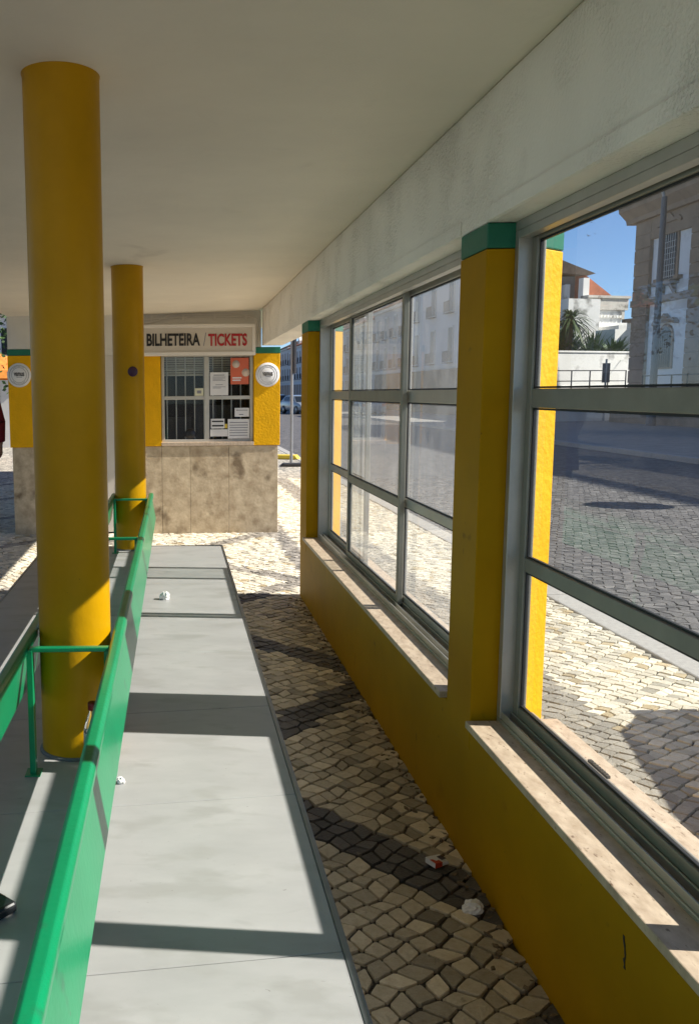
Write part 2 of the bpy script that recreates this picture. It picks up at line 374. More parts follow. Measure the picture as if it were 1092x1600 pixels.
# ------------------------------------------------------------------ bench
BN=empty('bench','long grey slab bench around the round yellow columns with green backrests','bench',(-.32,2.5,0))
def bb(mb,n,m,par=BN,bev=0.,seg=2):
    o=mb.build(n,m,None,bev,seg,(-.32,2.5,0)); o.location=(0,0,0); o.parent=par; return o
BY0,BY1=-1.6,6.61; BL,BR=-.985,.335
s=MB(); ys=[-2.1+.725*i-.005 for i in range(13)]
for half,(xa,xb) in enumerate(((BL,BR),)):
    for a,b in zip(ys[:-1],ys[1:]):
        sk=.13
        pa=lambda x,y: max(BY0,min(BY1,y+(x-xa)*sk))
        q=[(xa,pa(xa,a)+.0012),(xb,pa(xb,a)+.0012),(xb,pa(xb,b)-.0012),(xa,pa(xa,b)-.0012)]
        if q[2][1]-q[1][1]<.02: continue
        s.prism(q,'z',.432,.450)
bb(s,'seat_slab',SLAB,bev=.0015,seg=1)
bb(MB().box(BL+.01,BR-.005,BY0,BY1-.01,.405,.431),'seat_bed',BASE)
t=MB().box(BR+.001,BR+.016,BY0,BY1+.014,.40,.4515).box(BL-.015,BL-.001,BY0,BY1+.014,.40,.4515).box(BL-.001,BR+.001,BY1+.001,BY1+.014,.40,.4515)
bb(t,'edge_trim',TRIM,bev=.002)
bb(MB().box(BL+.12,BR-.08,BY0,BY1-.12,-.05,.404),'bench_base',BASE)
RXs=((-.187,1),(-.467,-1)); RB0,RB1=-1.3,6.62
for rx,sg in RXs:
    pl=MB().prism([(rx-.006*sg,.822),(rx+.006*sg,.822),(rx+.034*sg,.660),(rx+.022*sg,.654)],'y',RB0,RB1)
    p=bb(pl,'backrest',G_RAIL,bev=.002)
    rl=MB().prism([(rx-.0185,.826),(rx-.0185,.846),(rx-.010,.856),(rx+.010,.856),(rx+.0185,.846),(rx+.0185,.826)],'y',RB0,RB1)
    bb(rl,'top_rail',G_RAIL,p,.004,3)
    for ly in (-.9,.75,2.575,4.60,6.33):
        bb(MB().box(rx-.024*sg-.009,rx-.024*sg+.009,ly-.016,ly+.016,.4505,.84).box(rx-.024*sg-.024,rx-.024*sg+.024,ly-.03,ly+.03,.4502,.455),'leg',G_RAIL,p,.002)
for ly in (-.9,.75,2.575,4.60,6.33):
    bb(MB().box(-.4445,-.2055,ly-.012,ly+.012,.834,.848),'tie_bar',G_RAIL,bev=.003)

# ------------------------------------------------------------------ ticket booth
BO=empty('ticket_booth','yellow ticket booth with stone plinth and barred window at the far end','booth',(-.35,10.9,0))
OB=(-.35,10.9,0)
def ob(mb,n,m,par=BO,bev=0.,seg=2):
    o=mb.build(n,m,None,bev,seg,OB); o.location=(0,0,0); o.parent=par; return o
FY=10.03
p=MB(); 
for a,b in ((-1.85,-1.42),(-1.418,-.955),(-.495,-.157),(-.154,.165),(.168,.605),(.608,1.162)): p.box(a,b,FY+.012,FY+.10,-.02,1.0)
p.box(-1.85,-.955,FY+.101,17.5,-.02,1.0).box(-.495,1.162,FY+.101,17.5,-.02,1.0)
ob(p,'plinth',TRAV,bev=.0015,seg=1)
w=MB().box(-1.87,-.955,FY,17.52,1.003,2.03).box(-.495,-.157,FY,17.52,1.003,2.03).box(.888,1.182,FY,17.52,1.003,2.03).box(-.156,.887,11.6,17.52,1.003,2.03)
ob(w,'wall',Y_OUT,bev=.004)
for a,b in ((-1.872,-.953),(-.497,-.157),(.886,1.184)): ob(MB().box(a,b,FY-.002,17.522,2.032,2.10),'green_band',G_BAND,bev=.003)
ob(MB().box(-1.865,.97,FY+.004,17.5,2.102,2.498).box(-.95,-.5,FY+.02,17.5,2.03,2.1015),'upper_wall',WPLA)
d=ob(MB().box(-.950,-.50,FY+.035,FY+.08,.02,2.028),'door',M('door_beige',(.60,.56,.50),.6,.05,4),bev=.003)
ob(MB().tube((-.56,FY+.005,1.0),(-.56,FY+.005,1.14),.009),'handle',STEEL,d)
# window of the booth
WY=FY+.085
fr=MB().box(-.152,.884,WY-.03,WY+.03,1.046,1.072).box(-.152,.884,WY-.03,WY+.03,2.0,2.026).box(-.152,-.118,WY-.03,WY+.03,1.0725,1.9995).box(.848,.884,WY-.03,WY+.03,1.0725,1.9995)
fr.box(.332,.388,WY-.028,WY+.028,1.0725,1.9995).box(-.1175,.3315,WY-.026,WY+.026,1.523,1.563).box(.3885,.8475,WY-.026,WY+.026,1.523,1.563)
bw=ob(fr,'window',M('booth_frame',(.52,.51,.46),.45,.08,5,metal=.3),bev=.003)
ob(MB().box(-.156,.887,FY-.006,WY+.1,1.003,1.045),'window_sill',MARB,bev=.003)
ob(MB().box(-.117,.331,WY,WY+.004,1.073,1.522).box(.389,.847,WY,WY+.004,1.073,1.522).box(-.117,.331,WY,WY+.004,1.564,1.999).box(.389,.847,WY,WY+.004,1.564,1.999),'pane',GLASS_CLEAN,bw)
bars=MB()
for i,x in enumerate([-.09+.105*i for i in range(10)]):
    bars.tube((x,WY+.07,1.046),(x,WY+.07,2.026),.007,n=6)
bars.tube((-.15,WY+.07,1.86),(.33,WY+.07,1.86),.006,n=6)
ob(bars,'window_bar',BARM,bw)
bl=MB()
for i in range(9): bl.add([(-.14,WY+.10,2.02-.026*i),(.88,WY+.10,2.02-.026*i),(.88,WY+.118,2.003-.026*i),(-.14,WY+.118,2.003-.026*i)],[(0,1,2,3)])
for i in range(9): bl.box(-.14,.88,WY+.1185,WY+.1195,2.0-.026*i,2.012-.026*i)
ob(bl,'blind',BLIND,bw)
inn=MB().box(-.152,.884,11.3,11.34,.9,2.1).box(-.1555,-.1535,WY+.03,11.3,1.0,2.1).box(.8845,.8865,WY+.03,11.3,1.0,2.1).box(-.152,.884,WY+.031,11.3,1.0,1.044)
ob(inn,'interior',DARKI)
ob(MB().box(.25,.70,10.7,10.76,1.05,1.45).box(-.1,.2,10.9,11.1,1.05,1.3),'counter_equipment',M('equipment',(.05,.055,.06),.5,.2))
ob(MB().lathe([(.001,-.01),(.055,-.01),(.062,0),(.055,.01),(.001,.01)],(.17,WY-.006,1.135),28,'y'),'speak_grille',M('grille',(.03,.03,.032),.35,.2,metal=.5),bw)

# notices inside the booth window
def notice(name,label,x0,x1,z0,z1,mat,lines,y=None,lm=None,extra=None):
    y=WY-.032 if y is None else y
    o=empty(name,label,'notice',((x0+x1)/2,y,(z0+z1)/2))
    oo=((x0+x1)/2,y,(z0+z1)/2)
    a=MB().box(x0,x1,y-.0015,y+.0015,z0,z1).build('sheet',mat,None,0,2,oo); a.location=(0,0,0); a.parent=o
    if lines:
        l=MB()
        for (u0,u1,v,h) in lines: l.box(x0+(x1-x0)*u0,x0+(x1-x0)*u1,y-.0028,y-.0019,z0+(z1-z0)*v,z0+(z1-z0)*(v+h))
        b=l.build('print',lm or GREYP,None,0,2,oo); b.location=(0,0,0); b.parent=o
    return o,oo
ln=[(.2,.8,.86,.035),(.15,.85,.79,.02),(.15,.85,.74,.02),(.15,.7,.69,.02),(.15,.85,.64,.02),(.3,.7,.45,.025),(.15,.85,.36,.02),(.15,.6,.31,.02)]
notice('paper_notice','tall white printed sheet in upper right pane of ticket window',.398,.603,1.568,1.826,PAPER,ln)
n,oo=notice('poster','orange poster with pale circles in top right corner of ticket window',.630,.835,1.690,1.985,ORANGE,[(.1,.6,.22,.05),(.1,.55,.13,.05)],lm=PAPER)
c=MB()
for (u,v,r) in ((.690,1.915,.043),(.800,1.82,.045)): c.lathe([(.0005,-.0032),(r,-.0032),(r,-.0019)],(u,WY-.032,v),20,'y')
c=c.build('circle',M('poster_pale',(.62,.50,.40),.6,.1),None,0,2,oo); c.location=(0,0,0); c.parent=n
notice('paper_notice','small cream card with numbers stuck beside mullion in upper left pane',.225,.322,1.566,1.650,M('cream_card',(.66,.64,.45),.7,.05),[(.25,.75,.3,.4)])
notice('paper_notice','small white slip under the crossbar in lower right pane',.675,.838,1.325,1.425,PAPER,[(.1,.9,.7,.08),(.3,.6,.2,.1)])
notice('paper_notice','white card with two bold black lines in lower right pane',.405,.560,1.195,1.305,PAPER,[(.08,.92,.66,.14),(.08,.92,.2,.16)],lm=BLK)
notice('paper_notice','blank white strip of paper below the bold card',.398,.595,1.105,1.185,PAPER,None)
notice('paper_notice','large printed sheet low in right corner of ticket window',.597,.843,1.078,1.300,PAPER,[(.08,.92,.8-.13*i,.04) for i in range(6)],y=WY-.036)
notice('paper_notice','small yellow card beside the bold black card',.562,.592,1.198,1.245,M('yellow_card',(.7,.5,.06),.7,.05),None)

# hanging sign
SG=empty('ticket_sign','white framed sign reading BILHETEIRA / TICKETS above the ticket window','sign',(.25,9.94,2.18)); SO=(.25,9.94,2.18)
def sb(mb,n,m,bev=0.):
    o=mb.build(n,m,None,bev,2,SO); o.location=(0,0,0); o.parent=SG; return o
sx0,sx1,sz0,sz1=-.395,.893,2.008,2.346
sb(MB().box(sx0+.01,sx1-.01,9.895,10.024,sz0+.01,sz1-.01),'panel',SIGNF)
sb(MB().box(sx0,sx1,9.875,10.0,sz0,sz0+.038).box(sx0,sx1,9.875,10.0,sz1-.038,sz1).box(sx0,sx0+.036,9.875,10.0,sz0+.0385,sz1-.0385).box(sx1-.036,sx1,9.875,10.0,sz0+.0385,sz1-.0385),'frame',SIGNW,.004)
text_mesh('BILHETEIRA',-.305,.283,2.115,2.250,9.894,BLK,SG,'lettering',.032,SO)
text_mesh('/',.318,.352,2.110,2.255,9.894,GREYP,SG,'lettering',.0,SO)
text_mesh('TICKETS',.372,.800,2.108,2.243,9.894,REDP,SG,'lettering',.032,SO)
# round signs
def disc(x,z,label):
    o=empty('round_sign',label,'sign',(x,FY-.003,z),'round signs on the booth piers'); r=.134
    a=MB().lathe([(.0005,-.014),(r-.004,-.014),(r,-.010),(r,.0)],(0,0,0),48,'y').build('plate',M('disc_white',(.80,.79,.77),.4,.03)); a.parent=o
    rg=MB()
    for rr,w in ((.108,.0022),(.083,.0018)):
        rg.lathe([(rr-w,-.0142),(rr-w,-.0156),(rr+w,-.0156),(rr+w,-.0142)],(0,0,0),48,'y')
    for i in range(40):
        t=2*math.pi*i/40+.05
        if .9<(t%6.28)<2.4 or 3.9<(t%6.28)<5.5: rg.box(.096*math.cos(t)-.003,.096*math.cos(t)+.003,-.0155,-.0143,.096*math.sin(t)-.004,.096*math.sin(t)+.004)
    b=rg.build('ring',GREYP); b.parent=o
    text_mesh('vamus',-.056,.058,-.012,.030,-.0148,BLK,o,'lettering',.012)
    c=MB().box(-.03,.035,-.0155,-.0145,-.026,-.021).build('strapline',GREYP); c.parent=o
disc(1.040,1.792,'white round sign in sunlight on the right yellow pier of the booth')
disc(-1.742,1.815,'white round sign in shade on the left yellow pier of the booth')
st=MB().lathe([(.0005,-.003),(.036,-.003),(.036,.004)],(0,0,0),24,'y'); st=st.build('round_sticker',M('sticker',(.05,.015,.05),.4,.2)); st.location=(-.300,6.4075,1.755)
tag(st,'dark round sticker on the farther yellow column','sticker')
cb=MB()
cb.path([(-.42,FY-.010,2.41),(-.1,FY-.010,2.425),(.25,FY-.010,2.44),(.6,FY-.010,2.435),(.86,FY-.010,2.43),(.92,FY-.010,2.40),(.935,FY-.010,2.34),(.935,FY-.010,2.11)],.007,6)
cb.path([(-.42,FY-.012,2.36),(-.2,FY-.012,2.39),(-.05,FY-.012,2.46),(.3,FY-.012,2.462),(.87,FY-.012,2.45),(.952,FY-.012,2.38),(.955,FY-.012,2.11)],.005,6)
for x in (-.25,.1,.45,.8): cb.box(x-.012,x+.012,FY-.022,FY+.003,2.405,2.455)
tag(cb.build('wall_cable',SIGNW),'pale cables clipped along the wall above the ticket sign','cable')

# ------------------------------------------------------------------ litter
def crumple(name,label,cat,loc,r,seed,mat,sq=.75):
    bm=bmesh.new(); bmesh.ops.create_icosphere(bm,subdivisions=3,radius=r); rr=random.Random(seed)
    cs=[Vector((rr.gauss(0,1),rr.gauss(0,1),rr.gauss(0,1))).normalized() for _ in range(16)]
    for v in bm.verts:
        d=v.co.normalized(); h=1+.35*max(math.sin(9*d.dot(c)+i) *max(0,d.dot(c))**2 for i,c in enumerate(cs))-.25*max(0,max(d.dot(c) for c in cs[:6])-.7)*3
        v.co=d*r*h*(.8+.35*rr.random()); v.co.z=max(v.co.z,-r*.62)*sq
    me=bpy.data.meshes.new(name); bm.to_mesh(me); bm.free(); me.materials.append(mat)
    o=bpy.data.objects.new(name,me); C.objects.link(o); o.location=(loc[0],loc[1],loc[2]+r*.62*sq); return tag(o,label,cat)
crumple('crumpled_paper','white crumpled paper ball lying on the grey bench slab','paper',(-.066,4.86,.45),.024,3,CRUMP,1.1)
crumple('crumpled_tissue','white crumpled tissue on the cobbles by the yellow wall','tissue',(.905,2.545,.0),.027,9,CRUMP,.8)
crumple('paper_scrap','tiny torn paper scrap beside the foot of the green backrest','scrap',(-.172,2.50,.45),.011,5,CRUMP,1)
pk=empty('cigarette_packet','flattened red and white cigarette packet on the cobbles','packet',(.875,2.82,.004),None,.5); pk.scale=(.8,.8,.8)
a=MB().add([(-.04,-.03,0),(.04,-.03,0),(.04,.03,0),(-.04,.03,0),(-.038,-.028,.022),(.036,-.03,.014),(.04,.026,.02),(-.04,.03,.026)],[(3,2,1,0),(4,5,6,7),(0,1,5,4),(1,2,6,5),(2,3,7,6),(3,0,4,7)]).build('box',PAPER,None,.003); a.parent=pk
a=MB().add([(-.0405,-.031,.001),(.0,-.031,.001),(.0,-.0305,.0195),(-.039,-.0292,.0232),(-.0395,.004,.0248),(.0,.004,.0203)],[(0,1,2,3),(3,2,5,4)]).build('red_print',M('packet_red',(.5,.05,.02),.5,.1)); a.parent=pk
a=MB().box(.008,.034,-.018,.012,.0215,.0225).build('label',M('packet_dark',(.06,.05,.06),.5,.2)); a.parent=pk
# bottle between column and backrest
bt=empty('plastic_bottle','clear plastic bottle with dark red cap standing by the nearer column','bottle',(-.262,2.615,.45))
pm=bpy.data.materials.new('clear_plastic'); pm.use_nodes=True; pp=pm.node_tree.nodes['Principled BSDF']; pp.inputs['Transmission Weight'].default_value=.9; pp.inputs['Roughness'].default_value=.08; pp.inputs['Base Color'].default_value=(.9,.93,.92,1); pp.inputs['IOR'].default_value=1.3
a=MB().lathe([(.001,.002),(.026,.001),(.030,.008),(.030,.06),(.028,.075),(.030,.09),(.030,.125),(.024,.15),(.013,.178),(.012,.186)],(0,0,0),24).build('body',pm); a.parent=bt
a=MB().lathe([(.001,.210),(.0145,.210),(.016,.207),(.016,.187),(.001,.187)],(0,0,0),20).build('cap',M('cap_red',(.18,.01,.02),.35,.1)); a.parent=bt
a=MB().lathe([(.0306,.065),(.0306,.115)],(0,0,0),24).build('label_band',M('label_pale',(.6,.6,.58),.5,.3,40,col2=(.2,.2,.22))); a.parent=bt
cs=MB().box(-.085,.085,-.045,.045,0,.026).build('spectacle_case',M('black_case',(.012,.014,.016),.4,.2),None,.009,3); cs.location=(-.452,1.81,.45); cs.rotation_euler=(0,0,.85)
tag(cs,'black flat case lying behind the green backrest at lower left','case')
dl=MB()

sm=MB(); rr=random.Random(12); pts=[]
for i in range(9): pts.append((1.786+rr.uniform(-.003,.003)+.0012*i,.335+.009*i))
sm.prism(pts+[(y+rr.uniform(.003,.010),z) for y,z in pts[::-1]],'x',WX-.0012,WX+.001)
sm.build('scuff_mark',BLK,SH)
db=MB(); rr=random.Random(31)
for i in range(150):
    y=rr.uniform(1.3,6.8); x=.968-abs(rr.gauss(0,.045)); a=rr.uniform(0,6.28); l=rr.uniform(.004,.016); w_=l*rr.uniform(.25,.8); z=.002
    ca,sa=math.cos(a),math.sin(a); q=[(x+ca*u-sa*v,y+sa*u+ca*v) for u,v in ((-l,-w_*.4),(0,-w_),(l,0),(0,w_))]
    db.prism(q,'z',z-.004,z+rr.uniform(.001,.005))
tag(db.build('debris',M('debris_brown',(.09,.065,.04),.9,.5,60,col2=(.26,.20,.12))),None,None,None,'stuff')

# ------------------------------------------------------------------ street furniture
def signpost(name,label,x,y,zt,r,plates,group=None):
    o=empty(name,label,'road sign',(x,y,0),group)
    a=MB().tube((0,0,-.12),(0,0,zt),r,r,12).build('pole',STEEL); a.parent=o
    for mb,n,m in plates: q=mb.build(n,m,None,.001); q.parent=o
    return o
signpost('road_sign','grey post with narrow plates seen edge on beside the ticket booth',2.58,19.7,3.25,.033,
  [(MB().box(.035,.055,-.30,.30,2.0,2.75),'plate',M('plate_grey',(.12,.12,.13),.5,.1,metal=.4)),(MB().box(.056,.066,-.10,.2,2.20,2.48),'small_plate',SIGNW)])
signpost('road_sign','round no-entry style plate on a post across the road',9.72,12.55,2.75,.035,
  [(MB().lathe([(.001,-.012),(.46,-.012),(.47,0),(.46,.012),(.001,.012)],(-.04,0,2.25),36,'x'),'plate',STEEL)])
yk=MB()
yk.prism([(-.5,0),(.5,0),(.42,.10),(-.42,.10)],'x',-.14,.14)
o=yk.build('painted_kerb_block',M('yellow_kerb',(.75,.55,.05),.6,.15),None,.02); o.location=(2.50,21.3,0); o.rotation_euler=(0,0,1.2); tag(o,'low yellow painted kerb block on the pavement edge','kerb block')
o=MB().prism([(-.5,0),(.5,0),(.42,.07),(-.42,.07)],'x',-.14,.14).build('rubber_kerb_block',M('black_kerb',(.03,.03,.032),.7,.15),None,.02); o.location=(2.75,19.1,0); o.rotation_euler=(0,0,1.5); tag(o,'low black kerb block at the foot of the grey post','kerb block')

# lamp post near the church
lp=empty('street_lamp','tall grey street lamp standing in front of the stone church','lamp post',(20.35,38.0,0)); lp.scale=(1,1,.955)
a=MB().tube((0,0,-.05),(0,0,.9),.20,.18,14).tube((0,0,.9),(0,0,9.9),.15,.11,14).build('pole',M('lamp_paint',(.13,.13,.135),.5,.1,metal=.3)); a.parent=lp
a=MB().path([(0,0,9.85),(-.1,0,10.15),(-.35,-.05,10.22),(-1.3,-.1,10.12)],.06,10).build('arm',STEEL); a.parent=lp
a=MB().prism([(-2.1,10.02),(-1.3,10.05),(-1.25,10.18),(-1.6,10.22),(-2.1,10.12)],'y',-.25,.05).build('lamp_head',M('lamp_head_paint',(.4,.4,.4),.45,.1),None,.03); a.parent=lp
a=MB().prism([(-2.0,9.985),(-1.4,10.01),(-1.4,10.045),(-2.0,10.02)],'y',-.20,.0).build('lens',PAPER); a.parent=lp

# ------------------------------------------------------------------ church
CHY0,CHY1=2.0,43.1; CX=22.0
CH=empty('church','old church with brown stone pilasters, white plaster bays and arched windows','church',(CX,40,0)); CO=(CX,40,0)
def cbuild(mb,n,m,par=CH,bev=0.):
    o=mb.build(n,m,None,bev,2,CO); o.location=(0,0,0); o.parent=par; return o
cbuild(MB().box(CX,CX+14,CHY0,CHY1-.02,-.1,9.6),'wall',CHWH)
pil=MB(); rr=random.Random(4)
for (a,b) in ((41.75,43.12),(37.0,38.5),(32.3,33.6),(27.6,28.9),(22.9,24.2),(18,19.3)):
    z=0
    while z<9.3:
        h=.62; e=rr.uniform(-.02,.02)
        pil.box(CX-.16-e*.5,CX+.3,a+rr.uniform(0,.03),b,z,min(9.3,z+h)-.035); z+=h
    pil.box(CX-.12,CX+.3,a+.03,b-.03,0,9.3)
cbuild(pil,'stone_pilaster',CHST,CH,.02)
cbuild(MB().box(CX-.20,CX+.3,CHY0,CHY1+.1,5.42,5.72).box(CX-.10,CX+.3,CHY0,CHY1+.05,0,.9),'string_course',CHST)
cbuild(MB().box(CX-.14,CX+.3,CHY0,CHY1+.05,8.35,9.3),'frieze',CHST)
cbuild(MB().prism([(CX+.2,9.3),(CX-.35,9.3),(CX-.40,9.5),(CX-.75,9.85),(CX-.80,10.15),(CX+.2,10.15)],'y',CHY0,CHY1+.55),'cornice',CHST)
tl=MB(); y=CHY0
tl.prism([(CX-.95,10.16),(CX-1.0,10.25),(CX+7,14.0),(CX+14,10.3),(CX+14,10.16)],'y',CHY0,CHY1+.7)
while y<CHY1+.7:
    tl.tube((CX-1.05,y,10.27),(CX+7,y,14.05),.09,.09,6); y+=.26
cbuild(tl,'roof',TILED)
def arch_pts(w,h,n=10): # from sill up: half width w, total height h
    s=[(-w,0),(w,0)]
    for i in range(n+1):
        t=math.pi*i/n; s.append((w*math.cos(t),h-w+w*math.sin(t)))
    return s
for yc in (40.2,35.4,30.7,26.0):
    for z0,h in ((6.35,2.45),(2.45,2.0)):
        w=MB().prism([(yc+u,z0+v) for u,v in arch_pts(.62,h)],'x',CX-.06,CX+.02); w=cbuild(w,'window',CHST)
        cbuild(MB().prism([(yc+u,z0+.06+v) for u,v in arch_pts(.47,h-.2)],'x',CX-.075,CX-.055),'pane',PANE,w)
        bars=MB()
        for i in range(-2,3): bars.box(CX-.10,CX-.08,yc+i*.18-.012,yc+i*.18+.012,z0+.1,z0+h-.45)
        for i in range(7): bars.box(CX-.105,CX-.085,yc-.45,yc+.45,z0+.15+i*.25,z0+.17+i*.25)
        cbuild(bars,'grille',WOODW if z0>4 else IRON,w)
        if z0>4:
            cbuild(MB().box(CX-.25,CX+.01,yc-1.0,yc-.64,z0-.05,z0+.12).box(CX-.25,CX+.01,yc+.64,yc+.95,z0-.05,z0+.12).box(CX-.42,CX+.0,yc-.75,yc+.75,z0-.22,z0-.06).prism([(CX-.3,z0-.22),(CX,z0-.22),(CX,z0-.7)],'y',yc-.55,yc-.35).prism([(CX-.3,z0-.22),(CX,z0-.22),(CX,z0-.7)],'y',yc+.35,yc+.55),'sill',CHST,w)
        hood=[(-.95,h+.05),(-.75,h+.22),(-.35,h+.2),(0,h+.45),(.35,h+.2),(.75,h+.22),(.95,h+.05),(.9,h-.05),(.6,h+.05),(-.6,h+.05),(-.9,h-.05)]
        cbuild(MB().prism([(yc+u,z0+v) for u,v in hood],'x',CX-.22,CX-.0),'hood',CHST,w)

# railing in front of the church and wall
def railing(name,label,p0,p1,h,n):
    o=empty(name,label,'railing',p0); b=MB(); v=Vector(p1)-Vector(p0)
    for z in (h,h*.62,h*.25): b.tube((0,0,z),(v.x,v.y,v.z+z),.025,.025,8)
    a=b.build('rail',IRON); a.parent=o
    for i in range(n+1):
        q=v*(i/n); a=MB().tube((q.x,q.y,0),(q.x,q.y,h+.02),.035,.035,8).build('post',IRON); a.parent=o
railing('railing','dark iron railing along the pavement before the church',(21.2,40.5,1.0),(21.2,24,1.0),1.15,14)
MB().box(21.0,21.97,10,43.0,-.05,1.0).build('church_terrace',CHST)
tag(bpy.data.objects['church_terrace'],'low stone terrace running along the foot of the church','terrace')

# white retaining wall, houses, plants behind
WY2=46.0
rw=MB().box(-3.5,5.5,0,.5,-.05,3.42).box(-3.5,5.5,-.05,.55,3.425,3.52).box(-3.5,5.5,-.04,-.001,1.7,1.78)
rw=rw.build('garden_wall',WDIRT,None,.02); rw.location=(21.3,WY2,0); rw.rotation_euler=(0,0,.40)
tag(rw,'weathered white garden wall below the shrubs, left of the church','wall')
tag(MB().prism([(17.9,WY2-.6),(26.0,WY2+2.5),(60,WY2+2.5),(60,80),(17.9,80)],'z',-.05,3.0).build('garden_terrace',M('soil',(.10,.085,.06),.95,.3)),'planted earth terrace behind the white garden wall','terrace')
railing('railing','thin dark railing in front of the white garden wall',(17.6,43.8,1.15),(22.9,45.4,1.15),1.35,5)
lw=MB().box(-3.2,2.6,0,.4,-.05,1.15).build('low_wall',WDIRT,None,.02); lw.location=(20.6,44.4,0); lw.rotation_euler=(0,0,.3)
tag(lw,'low white wall carrying the thin dark railing','wall')
signpost('road_sign','square plate seen from behind in front of the white garden wall',21.35,44.3,3.05,.05,[(MB().box(-.19,.19,-.03,0,1.9,2.85),'plate',M('plate_back',(.10,.12,.14),.5,.1,metal=.4))])
# white house with parapet
H1=empty('white_house','white house with weathered parapet and red tiled roof behind garden wall','house',(26,55,3)); HO=(26,55,3)
def hb(mb,n,m,par=H1,O=HO):
    o=mb.build(n,m,None,0,2,O); o.location=(0,0,0); o.parent=par; return o
hb(MB().box(24.0,27.6,55,63,2.9,6.35).box(23.2,24.0,55.6,63,2.9,6.2).box(27.6,29.5,56.0,63,2.9,5.7).box(25.7,27.3,53.2,54.995,2.9,5.3),'wall',WDIRT)
hb(MB().box(24.9,27.9,54.85,55.3,6.36,7.05).box(24.8,28.0,54.75,55.4,7.055,7.2).box(27.5,27.7,54.9,55.3,5.8,6.35),'parapet',M('parapet_stone',(.50,.47,.42),.9,.2,1.5,.2,8,spots=(.20,.18,.15),spot_scale=2,spot_cut=.55))
hb(MB().prism([(25.5,6.9),(28.0,7.1),(25.5,8.55)],'y',55.9,61),'roof',TILE)
hb(MB().box(25.0,25.45,55.45,55.85,6.36,8.3),'chimney',WDIRT)
hb(MB().box(27.35,27.5,53.0,53.15,2.9,5.2),'downpipe',STEEL)
ev=MB()
for i in range(14): ev.box(24.2+i*.24,24.32+i*.24,54.85,54.995,5.9,6.05)
hb(ev,'dentil_row',WDIRT)
H2=empty('pavilion_house','white pavilion with dark upturned tiled eaves beside the red roofed house','house',(23.4,57,3)); 
hb(MB().box(21.2,25.0,56.5,62,2.9,8.55),'wall',M('pavilion_wall',(.36,.35,.33),.9,.15,1,.2,6),H2,(23.4,57,3))
hb(MB().prism([(20.6,9.2),(20.8,9.0),(25.4,8.50),(25.9,8.62),(24.4,9.2),(22.2,10.1)],'y',55.7,62.8),'roof',TILED,H2,(23.4,57,3))
hb(MB().box(23.0,23.6,56.4,56.52,5.0,7.8),'window',PANE,H2,(23.4,57,3))
hb(MB().box(24.15,24.45,55.9,56.5,6.2,8.0).box(21.6,22.0,56.3,56.5,2.9,8.5),'pier',WDIRT,H2,(23.4,57,3))
H3=empty('white_outhouse','plain white outhouse with projecting slab close to the church corner','house',(28.0,52,3))
hb(MB().box(26.3,28.6,51.0,52.7,2.9,5.35),'wall',WDIRT,H3,(28.0,52,3)); hb(MB().box(25.9,28.8,50.7,52.7,5.355,5.55),'roof',TILED,H3,(28.0,52,3))
hb(MB().box(24.3,25.6,51.6,53.0,2.9,4.9),'annex',WDIRT,H3,(28.0,52,3))

def blades(name,label,cat,loc,n,L,wd,mat,lift,droop,seed,trunk=0,group=None):
    r=random.Random(seed); o=empty(name,label,cat,loc,group); b=MB()
    for i in range(n):
        az=r.uniform(0,2*math.pi); el=r.uniform(*lift); l=L*r.uniform(.7,1.15); pts=[]
        for k in range(6):
            t=k/5; h=trunk+math.sin(el)*l*t-droop*l*t*t; d=math.cos(el)*l*t
            pts.append((Vector((math.cos(az)*d,math.sin(az)*d,h)),wd*(1-t)**.6*(.35+1.3*min(t,.5))))
        side=Vector((-math.sin(az),math.cos(az),0))
        vs=[]; 
        for p,w in pts: vs+=[p-side*w,p+Vector((0,0,.15*w)),p+side*w]
        b.add(vs,[(3*k,3*k+1,3*k+4,3*k+3) for k in range(5)]+[(3*k+1,3*k+2,3*k+5,3*k+4) for k in range(5)])
    a=b.build('foliage',mat); a.parent=o
    if trunk:
        a=MB().tube((0,0,-.1),(0,0,trunk),.22,.16,10).build('trunk',BARK); a.parent=o
    return o
H1.rotation_euler[2]=.30; H3.rotation_euler[2]=.35
hb(MB().box(22.9,25.2,54.2,55.4,2.9,6.9),'side_wing',WDIRT)
blades('leafy_bush','dense dark bush against the pavilion wall behind the palm','bush',(21.9,50.6,3.0),320,2.6,.13,LEAF,(.1,1.5),.2,8,0)
blades('palm_tree','short palm with drooping fronds above the white garden wall','palm',(21.75,49.5,3.0),150,1.7,.08,LEAF2,(-.3,1.3),.65,1,2.3)
blades('spiky_shrub','wide spiky shrub left of the square plate on the garden terrace','shrub',(22.55,48.6,3.0),150,2.3,.075,LEAF,(.2,1.5),.25,2,0)
blades('spiky_shrub','dark leafy shrub right of the square plate on the garden terrace','shrub',(24.15,49.3,3.0),190,2.1,.10,LEAF,(.1,1.3),.3,3,0)
blades('spiky_shrub','small pale shrub nearest the church corner on the garden terrace','shrub',(25.3,50.0,3.0),50,1.4,.08,LEAF2,(.1,1.2),.35,4,0)

